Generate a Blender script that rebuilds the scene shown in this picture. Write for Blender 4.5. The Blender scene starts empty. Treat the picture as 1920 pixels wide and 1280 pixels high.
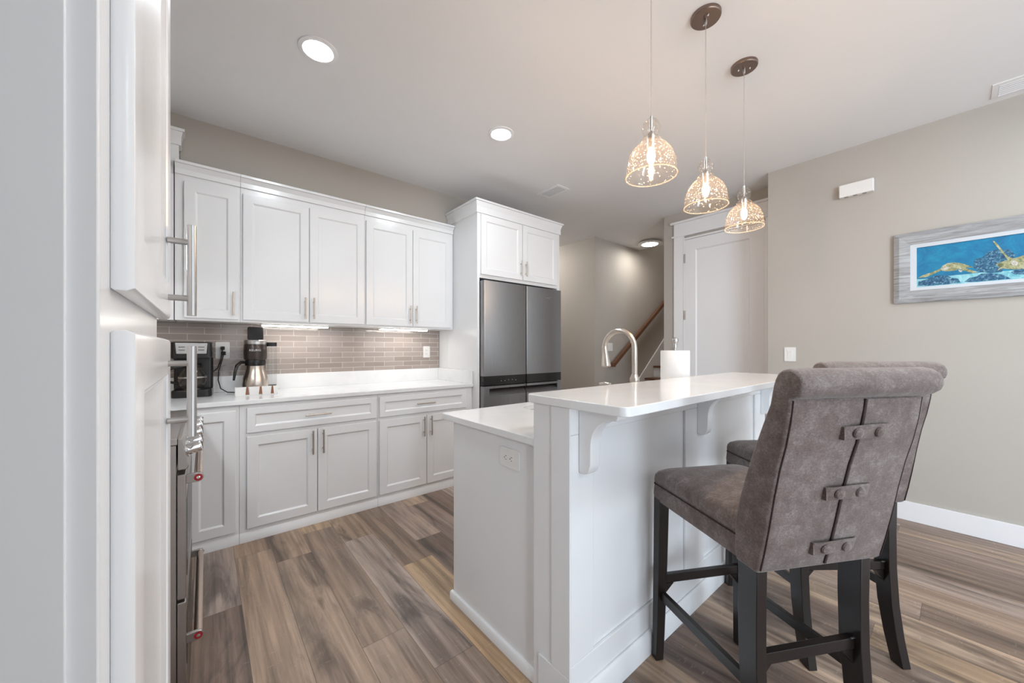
import bpy, bmesh, math, random
from mathutils import Vector, Matrix
C = bpy.context.scene.collection
PI = math.pi
# ------------------------------------------------------------------ camera
cam_d = bpy.data.cameras.new('camera'); cam = bpy.data.objects.new('camera', cam_d); C.objects.link(cam)
cam.location = (0, 0, 1.245)
cam.rotation_euler = (PI/2, 0, math.radians(50.4 - 90))
cam_d.sensor_width = 36; cam_d.lens = 36*697/1920; cam_d.shift_y = 12.4/1920
cam_d.clip_start = 0.03; cam_d.clip_end = 60
bpy.context.scene.camera = cam
# ------------------------------------------------------------------ view and world
vs = bpy.context.scene.view_settings
vs.view_transform = 'Standard'; vs.look = 'None'; vs.gamma = 1; vs.use_curve_mapping = False
vs.exposure = 0.05
w = bpy.data.worlds.new('world'); bpy.context.scene.world = w; w.use_nodes = True
w.node_tree.nodes['Background'].inputs[0].default_value = (.85, .92, 1, 1)
w.node_tree.nodes['Background'].inputs[1].default_value = 1.0
# daylight from the living room windows (behind the camera), plus added fill lights
def area(name, loc, rot, sx, sy, power, col):
    l = bpy.data.lights.new(name, 'AREA'); l.shape = 'RECTANGLE'; l.size = sx; l.size_y = sy
    l.energy = power; l.color = col
    o = bpy.data.objects.new(name, l); C.objects.link(o); o.location = loc; o.rotation_euler = rot
    return o
DAY = (.74, .87, 1.0); FILL = (.76, .88, 1.0)
# sky seen through the three living-room windows
area('sky_window_rear_left', (.25, -6.3, 1.35), (PI/2, 0, 0), 1.9, 2.1, 8, DAY)
area('sky_window_rear_right', (2.6, -6.3, 1.35), (PI/2, 0, 0), 1.8, 2.1, 8, DAY)
area('sky_window_side', (3.80, -3.6, 1.35), (PI/2, 0, PI/2), 2.6, 2.0, 18, DAY)
# fill lights added out of view: an invented left window, then upward floor panels
area('fill_left', (-.88, -4.6, 1.35), (PI/2-.22, 0, -PI/2), 2.8, 2.1, 310, DAY)  # added to brighten the island end from the left
area('floor_fill_rear', (1.4, -5.0, .06), (PI, 0, 0), 4.0, 2.4, 60, FILL)  # added panel facing up, stands in for sun bounced off the floor
area('floor_fill_side', (1.2, -2.6, .06), (PI, 0, 0), 3.4, 2.8, 32, FILL)  # second added upward panel, lifts the ceiling nearer the kitchen

# ------------------------------------------------------------------ helpers
def prop(o, label=None, cat=None, group=None, kind=None):
    if label: o['label'] = label
    if cat: o['category'] = cat
    if group: o['group'] = group
    if kind: o['kind'] = kind
    return o
def thing(name, label, cat, loc=(0, 0, 0), rz=0, group=None):
    o = bpy.data.objects.new(name, None); C.objects.link(o); o.empty_display_size = .05
    o.location = loc; o.rotation_euler = (0, 0, rz)
    return prop(o, label, cat, group)
def dup(o, parent=None, loc=None, rz=None, label=None):
    kids = list(o.children)
    c = o.copy(); C.objects.link(c); c.parent = parent
    if loc is not None: c.location = loc
    if rz is not None: c.rotation_euler = (0, 0, rz)
    if label: c['label'] = label
    for k in kids: dup(k, c)
    return c
def rrect(x0, x1, y0, y1, r, n=5):
    pts = []
    for cx, cy, a in ((x1-r, y1-r, 0), (x0+r, y1-r, 90), (x0+r, y0+r, 180), (x1-r, y0+r, 270)):
        for i in range(n+1):
            t = math.radians(a+90*i/n); pts.append((cx+r*math.cos(t), cy+r*math.sin(t)))
    return pts
class MB:
    def __init__(s): s.v = []; s.f = []; s.m = []
    def add(s, vs_, fs, m=0):
        b = len(s.v); s.v += [tuple(v) for v in vs_]
        for f in fs: s.f.append(tuple(b+i for i in f)); s.m.append(m)
        return s
    def box(s, x0, x1, y0, y1, z0, z1, m=0):
        return s.add([(x0,y0,z0),(x1,y0,z0),(x1,y1,z0),(x0,y1,z0),(x0,y0,z1),(x1,y0,z1),(x1,y1,z1),(x0,y1,z1)],
                     [(0,3,2,1),(4,5,6,7),(0,1,5,4),(1,2,6,5),(2,3,7,6),(3,0,4,7)], m)
    def rings(s, rs, m=0, cap=True, close=False):
        n = len(rs[0]); V = [p for r in rs for p in r]; F = []
        k = len(rs)
        for i in range(k if close else k-1):
            j = (i+1) % k
            for a in range(n):
                b = (a+1) % n
                F.append((i*n+a, i*n+b, j*n+b, j*n+a))
        if cap and not close:
            F.append(tuple(range(n))[::-1]); F.append(tuple((k-1)*n+i for i in range(n)))
        return s.add(V, F, m)
    def prism(s, poly, a, b, axis='z', m=0):
        f = {'z': lambda p, t: (p[0], p[1], t), 'x': lambda p, t: (t, p[0], p[1]), 'y': lambda p, t: (p[0], t, p[1])}[axis]
        return s.rings([[f(p, a) for p in poly], [f(p, b) for p in poly]], m)
    def lathe(s, prof, cx=0, cy=0, cz=0, n=24, m=0, M=None, cap=True):
        rs = []
        for r, z in prof:
            ring = []
            for i in range(n):
                t = 2*PI*i/n; p = Vector((r*math.cos(t), r*math.sin(t), z))
                if M: p = M @ p
                ring.append((p.x+cx, p.y+cy, p.z+cz))
            rs.append(ring)
        return s.rings(rs, m, cap)
    def tube(s, path, r, n=10, m=0, flat=1.0):
        P = [Vector(p) for p in path]; k = len(P)
        R = r if isinstance(r, (list, tuple)) else [r]*k
        t0 = (P[1]-P[0]).normalized()
        up = Vector((0, 0, 1)) if abs(t0.z) < .9 else Vector((1, 0, 0))
        u = t0.cross(up).normalized(); rs = []
        for i in range(k):
            t = ((P[min(i+1, k-1)]-P[i]).normalized() + (P[i]-P[max(i-1, 0)]).normalized())
            t = t.normalized() if t.length > 1e-6 else t0
            u = (u - t*u.dot(t)).normalized(); v = t.cross(u)
            rs.append([tuple(P[i]+u*math.cos(2*PI*a/n)*R[i]+v*math.sin(2*PI*a/n)*R[i]*flat) for a in range(n)])
        return s.rings(rs, m)
    def cyl(s, p, q, r, n=16, m=0): return s.tube([p, q], r, n, m)
    def build(s, name, mats, parent=None, bevel=0, seg=2, smooth=False, loc=None, rot=None, angle=35, subsurf=0):
        me = bpy.data.meshes.new(name)
        me.from_pydata(s.v, [], s.f)
        if not isinstance(mats, (list, tuple)): mats = [mats]
        for mt in mats: me.materials.append(mt)
        me.polygons.foreach_set('material_index', s.m)
        bm = bmesh.new(); bm.from_mesh(me)
        bmesh.ops.recalc_face_normals(bm, faces=bm.faces)
        bm.to_mesh(me); bm.free()
        if smooth:
            me.shade_smooth(); me.set_sharp_from_angle(angle=math.radians(angle))
        o = bpy.data.objects.new(name, me); C.objects.link(o)
        if parent: o.parent = parent
        if loc: o.location = loc
        if rot: o.rotation_euler = rot
        if bevel:
            b = o.modifiers.new('bevel', 'BEVEL'); b.width = bevel; b.segments = seg; b.limit_method = 'ANGLE'
            b.angle_limit = math.radians(40); b.harden_normals = False
            if not smooth:
                me.shade_smooth(); me.set_sharp_from_angle(angle=math.radians(50))
                b.harden_normals = True
        if subsurf:
            b = o.modifiers.new('sub', 'SUBSURF'); b.levels = b.render_levels = subsurf
        return o
def box(name, x0, x1, y0, y1, z0, z1, mat, parent=None, bevel=.0015, **k):
    return MB().box(x0, x1, y0, y1, z0, z1).build(name, mat, parent, bevel=bevel, **k)
def text_obj(name, body, size, mat, parent, loc, rot, depth=.0004):
    cu = bpy.data.curves.new(name, 'FONT'); cu.body = body; cu.size = size; cu.extrude = depth
    cu.align_x = 'CENTER'; cu.align_y = 'CENTER'
    tmp = bpy.data.objects.new(name, cu); C.objects.link(tmp)
    me = bpy.data.meshes.new_from_object(tmp)
    bpy.data.objects.remove(tmp)
    me.materials.clear(); me.materials.append(mat)
    o = bpy.data.objects.new(name, me); C.objects.link(o); o.parent = parent
    o.location = loc; o.rotation_euler = rot
    return o
# ------------------------------------------------------------------ materials
def mat(name, col, rough=.5, metal=0, **k):
    m = bpy.data.materials.new(name); m.use_nodes = True
    b = m.node_tree.nodes['Principled BSDF']
    b.inputs['Base Color'].default_value = (*col, 1); b.inputs['Roughness'].default_value = rough
    b.inputs['Metallic'].default_value = metal
    for key, v in k.items(): b.inputs[key.replace('_', ' ')].default_value = v
    return m
def nd(m, typ, **inp):
    n = m.node_tree.nodes.new(typ)
    for k, v in inp.items():
        k2 = k.replace('_', ' ')
        if k2 in n.inputs: n.inputs[k2].default_value = v
        else: setattr(n, k, v)
    return n
def lk(m, a, b): m.node_tree.links.new(a, b)
def bsdf(m): return m.node_tree.nodes['Principled BSDF']
def coords(m, scale=(1, 1, 1), rot=(0, 0, 0), src='Object'):
    tc = nd(m, 'ShaderNodeTexCoord'); mp = nd(m, 'ShaderNodeMapping')
    mp.inputs['Scale'].default_value = scale; mp.inputs['Rotation'].default_value = rot
    lk(m, tc.outputs[src], mp.inputs[0]); return mp.outputs[0]
def ramp(m, fac, stops):
    r = nd(m, 'ShaderNodeValToRGB'); e = r.color_ramp.elements
    while len(e) < len(stops): e.new(.5)
    for i, (p, c) in enumerate(stops): e[i].position = p; e[i].color = (*c, 1)
    lk(m, fac, r.inputs[0]); return r.outputs[0]
def bump(m, h, strength=.2, dist=.001):
    b = nd(m, 'ShaderNodeBump'); b.inputs['Strength'].default_value = strength; b.inputs['Distance'].default_value = dist
    lk(m, h, b.inputs['Height']); lk(m, b.outputs[0], bsdf(m).inputs['Normal'])
def painted(name, col, rough, var=.03, sc=3):
    m = mat(name, col, rough); n = nd(m, 'ShaderNodeTexNoise', Scale=sc, Detail=3)
    lk(m, coords(m), n.inputs['Vector'])
    lo = tuple(c*(1-var) for c in col); hi = tuple(min(1, c*(1+var)) for c in col)
    lk(m, ramp(m, n.outputs[0], [(.3, lo), (.7, hi)]), bsdf(m).inputs['Base Color'])
    n2 = nd(m, 'ShaderNodeTexNoise', Scale=180, Detail=2); lk(m, coords(m), n2.inputs['Vector'])
    bump(m, n2.outputs[0], .06, .001)
    return m
M = {}
M['cab'] = painted('cabinet_paint', (.84, .84, .845), .22, .01)
M['wall'] = painted('wall_paint', (.465, .432, .39), .75, .02, 1.5)
M['ceil'] = painted('ceiling_paint', (.82, .82, .825), .8, .015, 1.2)
M['trim'] = painted('trim_paint', (.84, .84, .85), .35, .01)
M['plate'] = mat('white_plastic', (.82, .81, .79), .35)
M['steel'] = mat('brushed_steel', (.56, .55, .54), .28, 1)
M['nickel'] = mat('satin_nickel', (.60, .54, .48), .3, 1)
M['bronze'] = mat('brushed_bronze', (.27, .20, .165), .32, 1)
M['chrome'] = mat('chrome', (.75, .75, .76), .08, 1)
M['black'] = mat('black_plastic', (.012, .011, .011), .25)
M['matteblack'] = mat('matte_black', (.015, .014, .014), .6)
M['dark'] = mat('dark_gap', (.02, .02, .02), .8)
M['red'] = mat('red_enamel', (.35, .012, .02), .3)
M['wood_dark'] = mat('espresso_wood', (.014, .010, .009), .28)
M['tread'] = mat('stained_tread', (.15, .065, .032), .4)
M['paper'] = mat('paper_towel', (.86, .86, .86), .9)
M['board'] = mat('light_wood', (.45, .27, .15), .5)
def stainless(name, col, axis):
    m = mat(name, col, .3, 1)
    sc = [3, 3, 3]; sc[axis] = 400
    n = nd(m, 'ShaderNodeTexNoise', Scale=1, Detail=2); lk(m, coords(m, tuple(sc)), n.inputs['Vector'])
    lk(m, ramp(m, n.outputs[0], [(.3, (.27,)*3), (.7, (.40,)*3)]), bsdf(m).inputs['Roughness'])
    return m
M['fridge'] = stainless('fridge_stainless', (.30, .30, .305), 0)
M['range'] = stainless('range_stainless', (.42, .39, .37), 2)
# quartz
m = mat('white_quartz', (.86, .86, .86), .12); n = nd(m, 'ShaderNodeTexNoise', Scale=4, Detail=8, Roughness=.7)
lk(m, coords(m), n.inputs['Vector'])
lk(m, ramp(m, n.outputs[0], [(.3, (.80, .80, .80)), (.6, (.86, .86, .86))]), bsdf(m).inputs['Base Color']); M['quartz'] = m
# plank floor: boards run along Y
m = mat('plank_floor', (.3, .22, .17), .38)
tc = nd(m, 'ShaderNodeTexCoord'); sx = nd(m, 'ShaderNodeSeparateXYZ'); lk(m, tc.outputs['Object'], sx.inputs[0])
def mt_(op, a, b=None, c=None):
    n_ = nd(m, 'ShaderNodeMath', operation=op)
    for i, q in enumerate((a, b, c)):
        if q is None: continue
        if isinstance(q, (int, float)): n_.inputs[i].default_value = q
        else: lk(m, q, n_.inputs[i])
    return n_.outputs[0]
PW, PL = .183, 1.22
u = mt_('DIVIDE', mt_('SUBTRACT', sx.outputs[0], .139), PW); row = mt_('FLOOR', u)
wn = nd(m, 'ShaderNodeTexWhiteNoise', noise_dimensions='1D'); lk(m, mt_('ADD', row, 31.37), wn.inputs['W'])
v = mt_('ADD', mt_('DIVIDE', sx.outputs[1], PL), wn.outputs['Value']); colm = mt_('FLOOR', v)
cid = nd(m, 'ShaderNodeCombineXYZ'); lk(m, row, cid.inputs[0]); lk(m, colm, cid.inputs[1])
wn2 = nd(m, 'ShaderNodeTexWhiteNoise', noise_dimensions='2D'); lk(m, cid.outputs[0], wn2.inputs['Vector'])
fu = mt_('FRACT', u); fv = mt_('FRACT', v)
eu = mt_('MULTIPLY', mt_('MINIMUM', fu, mt_('SUBTRACT', 1, fu)), PW); ev = mt_('MULTIPLY', mt_('MINIMUM', fv, mt_('SUBTRACT', 1, fv)), PL)
seamf = mt_('LESS_THAN', mt_('MINIMUM', eu, ev), .0009)
tint = ramp(m, wn2.outputs['Value'], [(0, (.150, .100, .075)), (.16, (.36, .27, .225)), (.32, (.20, .142, .110)), (.48, (.38, .27, .185)), (.62, (.32, .24, .195)), (.76, (.40, .27, .155)), (.88, (.44, .355, .31)), (1, (.24, .170, .125))])
sep = nd(m, 'ShaderNodeVectorMath', operation='MULTIPLY_ADD'); lk(m, wn2.outputs['Color'], sep.inputs[0])
sep.inputs[1].default_value = (13.7, 7.3, 3.1); lk(m, tc.outputs['Object'], sep.inputs[2])
def grain(scale, detail, rough, dist=0):
    mp = nd(m, 'ShaderNodeMapping'); mp.inputs['Scale'].default_value = scale; lk(m, sep.outputs[0], mp.inputs[0])
    g = nd(m, 'ShaderNodeTexNoise', Scale=1, Detail=detail, Roughness=rough, Distortion=dist); lk(m, mp.outputs[0], g.inputs['Vector']); return g.outputs[0]
g1 = ramp(m, grain((19, .75, 1), 7, .64, .45), [(.33, (.50, .48, .47)), (.48, (.92, .91, .91)), (.66, (1.38, 1.36, 1.34))])
g2 = ramp(m, grain((60, 2.5, 1), 4, .65, .3), [(.3, (.78, .78, .78)), (.6, (1.08, 1.08, 1.08))])
g3 = ramp(m, grain((6.5, 1.3, 1), 4, .6, .9), [(.34, (.46, .44, .44)), (.46, (1, 1, 1)), (.7, (1.18, 1.13, 1.08))])
g4 = ramp(m, grain((22, 60, 1), 3, .8), [(.62, (0, 0, 0)), (.72, (.10, .10, .10))])
def mul(a, b, t='MULTIPLY', f=1):
    x = nd(m, 'ShaderNodeMix', data_type='RGBA', blend_type=t, clamp_result=False); x.inputs[0].default_value = f
    lk(m, a, x.inputs[6]); lk(m, b, x.inputs[7]); return x.outputs[2]
col = mul(mul(mul(tint, g1), g2), g3)
col = mul(col, g4, 'ADD')
mo = nd(m, 'ShaderNodeMix', data_type='RGBA'); lk(m, seamf, mo.inputs[0]); lk(m, col, mo.inputs[6]); mo.inputs[7].default_value = (.10, .075, .06, 1)
lk(m, mo.outputs[2], bsdf(m).inputs['Base Color'])
bump(m, g2, .12, .001); M['floor'] = m
# glass subway tile (wall plane XZ)
m = mat('subway_tile', (.3, .27, .25), .1)
tc = nd(m, 'ShaderNodeTexCoord'); sx = nd(m, 'ShaderNodeSeparateXYZ'); cx = nd(m, 'ShaderNodeCombineXYZ')
lk(m, tc.outputs['Object'], sx.inputs[0]); lk(m, sx.outputs[0], cx.inputs[0]); lk(m, sx.outputs[2], cx.inputs[1])
br = nd(m, 'ShaderNodeTexBrick', Scale=1, Mortar_Size=.0022, Mortar_Smooth=.2, Bias=0, Brick_Width=.192, Row_Height=.0465)
br.offset = .5; lk(m, cx.outputs[0], br.inputs['Vector'])
br.inputs['Color1'].default_value = (.34, .285, .255, 1); br.inputs['Color2'].default_value = (.42, .355, .325, 1); br.inputs['Mortar'].default_value = (.60, .56, .52, 1)
lk(m, br.outputs['Color'], bsdf(m).inputs['Base Color'])
lk(m, ramp(m, br.outputs['Fac'], [(0, (.08,)*3), (1, (.7,)*3)]), bsdf(m).inputs['Roughness'])
nn = nd(m, 'ShaderNodeTexNoise', Scale=14, Detail=1); lk(m, coords(m), nn.inputs['Vector'])
hh = nd(m, 'ShaderNodeMath', operation='MULTIPLY_ADD'); lk(m, br.outputs['Fac'], hh.inputs[0]); hh.inputs[1].default_value = -.6; lk(m, nn.outputs[0], hh.inputs[2])
bump(m, hh.outputs[0], .35, .003); M['tile'] = m
# chenille fabric
def fabric(name, lo, mid, hi):
    m = mat(name, mid, .9); cv = coords(m)
    a = nd(m, 'ShaderNodeTexNoise', Scale=17, Detail=9, Roughness=.78); lk(m, cv, a.inputs['Vector'])
    b = nd(m, 'ShaderNodeTexNoise', Scale=160, Detail=3, Roughness=.7); lk(m, coords(m, (1, 1, 1.6)), b.inputs['Vector'])
    s = nd(m, 'ShaderNodeMath', operation='MULTIPLY_ADD'); lk(m, b.outputs[0], s.inputs[0]); s.inputs[1].default_value = .42
    s2 = nd(m, 'ShaderNodeMath', operation='MULTIPLY'); lk(m, a.outputs[0], s2.inputs[0]); s2.inputs[1].default_value = .72
    lk(m, s2.outputs[0], s.inputs[2])
    lk(m, ramp(m, s.outputs[0], [(.40, lo), (.57, mid), (.78, hi)]), bsdf(m).inputs['Base Color'])
    bsdf(m).inputs['Sheen Weight'].default_value = .25; bsdf(m).inputs['Sheen Roughness'].default_value = .5
    wv = nd(m, 'ShaderNodeTexNoise', Scale=420, Detail=2); lk(m, cv, wv.inputs['Vector']); bump(m, wv.outputs[0], .5, .0015)
    return m
M['fab'] = fabric('taupe_chenille', (.085, .060, .052), (.150, .113, .099), (.29, .255, .245))
M['seam'] = mat('seam_thread', (.035, .02, .018), .9)
# grey driftwood picture frame
m = mat('driftwood_frame', (.35, .37, .38), .6)
mp = coords(m, (1, 3, 14)); a = nd(m, 'ShaderNodeTexNoise', Scale=4, Detail=8, Roughness=.65, Distortion=1.2); lk(m, mp, a.inputs['Vector'])
lk(m, ramp(m, a.outputs[0], [(.3, (.19, .19, .19)), (.5, (.34, .34, .345)), (.72, (.50, .53, .55))]), bsdf(m).inputs['Base Color']); M['frame'] = m
def splotch(name, sc, stops):
    m = mat(name, (.1, .1, .1), .5); a = nd(m, 'ShaderNodeTexNoise', Scale=sc, Detail=6, Roughness=.7, Distortion=.8); lk(m, coords(m), a.inputs['Vector'])
    lk(m, ramp(m, a.outputs[0], stops), bsdf(m).inputs['Base Color']); return m
M['sea'] = splotch('painted_sea', 9, [(.3, (.0, .11, .26)), (.5, (.0, .19, .37)), (.75, (.005, .29, .47))])
M['sand'] = splotch('painted_sand', 20, [(.35, (.12, .42, .52)), (.6, (.35, .66, .70))])
M['rock'] = splotch('painted_rock', 70, [(.38, (.01, .05, .13)), (.52, (.02, .13, .24)), (.68, (.28, .48, .55))])
M['turtle'] = splotch('painted_turtle', 45, [(.35, (.10, .13, .06)), (.5, (.34, .34, .17)), (.68, (.55, .55, .40))])
M['belly'] = splotch('painted_belly', 60, [(.4, (.40, .34, .22)), (.6, (.62, .66, .66))])
def emit(name, col, s):
    m = bpy.data.materials.new(name); m.use_nodes = True; nt = m.node_tree; nt.nodes.clear()
    e = nt.nodes.new('ShaderNodeEmission'); e.inputs[0].default_value = (*col, 1); e.inputs[1].default_value = s
    o = nt.nodes.new('ShaderNodeOutputMaterial'); nt.links.new(e.outputs[0], o.inputs[0]); return m
M['downlight'] = emit('downlight_lens', (.84, .935, 1.0), 190)
M['halllight'] = emit('hall_light_lens', (1, .96, .90), 62)
M['undercab'] = emit('undercabinet_lens', (1, .96, .90), 17)
M['bulb'] = emit('warm_bulb', (1, .66, .38), 480)
def thin_glass(name, tint, rough, body, seeds=False, ior=1.45):
    m = bpy.data.materials.new(name); m.use_nodes = True; nt = m.node_tree; nt.nodes.clear()
    N = nt.nodes.new; L = nt.links.new
    tr = N('ShaderNodeBsdfTransparent'); tr.inputs[0].default_value = (*tint, 1)
    gl = N('ShaderNodeBsdfGlossy'); gl.inputs['Roughness'].default_value = rough
    lw = N('ShaderNodeLayerWeight'); lw.inputs[0].default_value = .5
    pw = N('ShaderNodeMath'); pw.operation = 'POWER'; L(lw.outputs['Facing'], pw.inputs[0]); pw.inputs[1].default_value = 3.5
    fr = N('ShaderNodeMath'); fr.operation = 'MULTIPLY_ADD'; L(pw.outputs[0], fr.inputs[0]); fr.inputs[1].default_value = .55; fr.inputs[2].default_value = .05
    mx = N('ShaderNodeMixShader'); L(fr.outputs[0], mx.inputs[0]); L(tr.outputs[0], mx.inputs[1]); L(gl.outputs[0], mx.inputs[2])
    tl = N('ShaderNodeBsdfTranslucent'); tl.inputs[0].default_value = (.9, .72, .60, 1)
    df = N('ShaderNodeBsdfDiffuse'); df.inputs[0].default_value = (.9, .88, .85, 1)
    m2 = N('ShaderNodeMixShader'); L(tl.outputs[0], m2.inputs[1]); L(df.outputs[0], m2.inputs[2])
    m3 = N('ShaderNodeMixShader'); L(mx.outputs[0], m3.inputs[1]); L(m2.outputs[0], m3.inputs[2]); m3.inputs[0].default_value = body
    if seeds:
        tc = N('ShaderNodeTexCoord'); vo = N('ShaderNodeTexVoronoi'); vo.inputs['Scale'].default_value = 95; L(tc.outputs['Object'], vo.inputs['Vector'])
        r = N('ShaderNodeValToRGB'); r.color_ramp.elements[0].color = (.28, .28, .28, 1); r.color_ramp.elements[0].position = .16
        r.color_ramp.elements[1].color = (body, body, body, 1); r.color_ramp.elements[1].position = .26
        L(vo.outputs['Distance'], r.inputs[0]); L(r.outputs[0], m3.inputs[0])
    o = N('ShaderNodeOutputMaterial'); L(m3.outputs[0], o.inputs[0]); return m
M['seeded'] = thin_glass('seeded_glass', (.96, .93, .90), .05, .012, True, 1.35)
M['rim'] = thin_glass('glass_rim', (.95, .90, .85), .05, .14)
M['glass'] = thin_glass('clear_glass', (.95, .96, .96), .03, .02)
M['carafe'] = thin_glass('carafe_glass', (.75, .70, .66), .03, .03)
M['cord'] = thin_glass('clear_cord', (.7, .7, .7), .2, .45)

# ------------------------------------------------------------------ the room
ZC = 2.83
def struct(name, mb, mt, **k): return prop(mb.build(name, mt, **k), kind='structure')
struct('floor', MB().box(-1.12, 8.2, -6.6, 5.6, -.1, 0), M['floor'])
cl = MB()                                  # ceiling with the stairwell left open
cl.box(-1.12, 5.43, -6.6, 5.6, ZC, ZC+.12).box(5.43, 8.2, -6.6, 2.25, ZC, ZC+.12).box(5.43, 8.2, 3.35, 5.6, ZC, ZC+.12).box(5.43, 8.2, 2.25, 3.35, 4.9, 5.0)
struct('ceiling', cl, M['ceil'])
struct('wall_back', MB().box(-.84, 3.02, 3.58, 3.70, 0, ZC), M['wall'])
struct('wall_back_upper', MB().box(-.72, 3.02, 3.385, 3.58, 2.64, ZC).box(-.128, 1.93, 3.385, 3.58, 2.44, 2.64), M['wall'])
struct('wall_left', MB().box(-.84, -.72, .40, 3.70, 0, ZC), M['wall'])
struct('wall_right', MB().box(3.93, 4.05, -6.6, -5.0, 0, ZC).box(3.93, 4.05, -2.2, 1.115, 0, ZC).box(3.93, 4.05, -5.0, -2.2, 2.45, ZC).box(3.93, 4.05, -5.0, -2.2, 0, .12), M['wall'])
dw = MB()
dw.box(4.05, 4.40, 1.0, 1.115, 0, ZC).box(4.28, 4.40, 1.115, 1.228, 0, ZC).box(4.28, 4.40, 2.05, 2.291, 0, ZC).box(4.28, 4.40, 1.228, 2.05, 2.5, ZC)
struct('wall_door', dw, M['wall'])
struct('wall_stair_near', MB().box(4.40, 8.2, 2.18, 2.291, 0, 2.84).box(5.43, 8.2, 2.18, 2.291, 2.84, 4.95), M['wall'])
struct('wall_stair_rail', MB().box(4.40, 8.2, 3.33, 3.45, 0, 2.84).box(5.43, 8.2, 3.33, 3.45, 2.84, 4.95), M['wall'])
struct('wall_stair_top', MB().box(7.9, 8.0, 2.291, 3.33, 0, 4.95), M['wall'])
struct('wall_stair_header', MB().box(5.43, 5.50, 2.291, 3.33, ZC+.12, 4.95), M['wall'])
struct('wall_hall', MB().box(4.28, 4.40, 3.33, 5.5, 0, ZC).box(3.02, 4.40, 5.4, 5.5, 0, ZC).box(3.02, 3.14, 3.58, 5.5, 0, ZC), M['wall'])
rw = MB()                                   # window wall behind the camera
rw.box(-1.0, 4.05, -6.6, -6.45, 0, .12).box(-1.0, 4.05, -6.6, -6.45, 2.5, ZC)
for a, b in ((-1.0, -.75), (1.25, 1.65), (3.55, 4.05)): rw.box(a, b, -6.6, -6.45, .12, 2.5)
struct('wall_rear', rw, M['wall'])
struct('light_block_near', MB().box(-1.0, .20, -.72, -.60, 0, ZC), M['wall'])  # unseen wall added to keep rear light off the pantry end
struct('wall_side', MB().box(-1.12, -1.0, -6.6, -6.1, 0, ZC).box(-1.12, -1.0, -3.1, .52, 0, ZC).box(-1.12, -1.0, -6.1, -3.1, 0, .12).box(-1.12, -1.0, -6.1, -3.1, 2.5, ZC).box(-1.0, -.84, .40, .52, 0, ZC), M['wall'])
def window(name, a, b, z0, z1, side=False, xs=3.96):
    m_ = MB(); t = .05
    def bb(u0, u1, q0, q1):
        if side: m_.box(xs, xs+.06, u0, u1, q0, q1)
        else: m_.box(u0, u1, -6.56, -6.49, q0, q1)
    bb(a, b, z0, z0+t); bb(a, b, z1-t, z1)
    for u in (a, (a+b)/2-t/2, b-t): bb(u, u+t, z0+t, z1-t)
    struct(name, m_, M['trim'])
window('window_1', -.75, 1.25, .12, 2.5); window('window_2', 1.65, 3.55, .12, 2.5); window('window_3', -5.0, -2.2, .12, 2.45, True); window('added_window_left', -6.1, -3.1, .12, 2.5, True, -1.09)  # the last, in the left wall, is invented to carry fill light
struct('baseboard_right', MB().box(3.914, 3.93, -6.45, 1.115, 0, .137).box(3.914, 4.28, 1.115, 1.131, 0, .137), M['trim'], bevel=.003)
struct('baseboard_hall', MB().box(4.264, 4.28, 3.33, 5.4, 0, .137).box(4.28, 4.7, 3.314, 3.33, 0, .137), M['trim'], bevel=.003)
# pantry door in the recessed wall, with its casing
def shaker(w_, h, t=.019, st=.062, ch=.009, dp=.009):
    mb = MB(); i = st; j = st+ch
    def ring(o, y): return [(o, y, o), (w_-o, y, o), (w_-o, y, h-o), (o, y, h-o)]
    mb.rings([ring(0, 0), ring(0, -t), ring(i, -t), ring(j, -t+dp)], 0, False)
    mb.f.append(tuple(len(mb.v)-4+k for k in range(4))); mb.m.append(0)
    mb.f.append((0, 1, 2, 3)); mb.m.append(0)
    return mb
d1 = shaker(.792, 2.475, .035, .125, .012, .012).build('door_1', M['trim'], bevel=.002, loc=(4.300, 2.036, .012), rot=(0, 0, -PI/2)); prop(d1, kind='structure')
for z in (.28, 1.56, 2.21):
    h = MB(); h.cyl((-.004, -.039, z), (-.004, -.039, z+.105), .0065, 10); h.box(-.002, .012, -.0365, -.0352, z, z+.105)
    h.build('hinge', M['steel'], d1, smooth=True)
kn = MB(); Mx = Matrix.Rotation(PI/2, 4, 'X')
kn.lathe([(.03, 0), (.03, .006), (.012, .01), (.011, .04), (.026, .05), (.029, .062), (.022, .074), (0.001, .078)], .735, -.035, .95, 20, 0, Mx)
kn.build('door_knob', M['steel'], d1, smooth=True)
cs = MB()
cs.box(4.258, 4.281, 2.044, 2.159, 0, 2.545).box(4.258, 4.281, 1.117, 1.232, 0, 2.545)
cs.box(4.258, 4.40, 2.037, 2.05, 0, 2.5).box(4.258, 4.40, 1.228, 1.242, 0, 2.5).box(4.258, 4.40, 1.24, 2.04, 2.49, 2.51)
cs.box(4.250, 4.281, 1.117, 2.185, 2.535, 2.555).box(4.258, 4.281, 1.117, 2.159, 2.555, 2.692).box(4.240, 4.281, 1.117, 2.195, 2.692, 2.716)
struct('trim_1', cs, M['trim'], bevel=.002)
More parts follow.
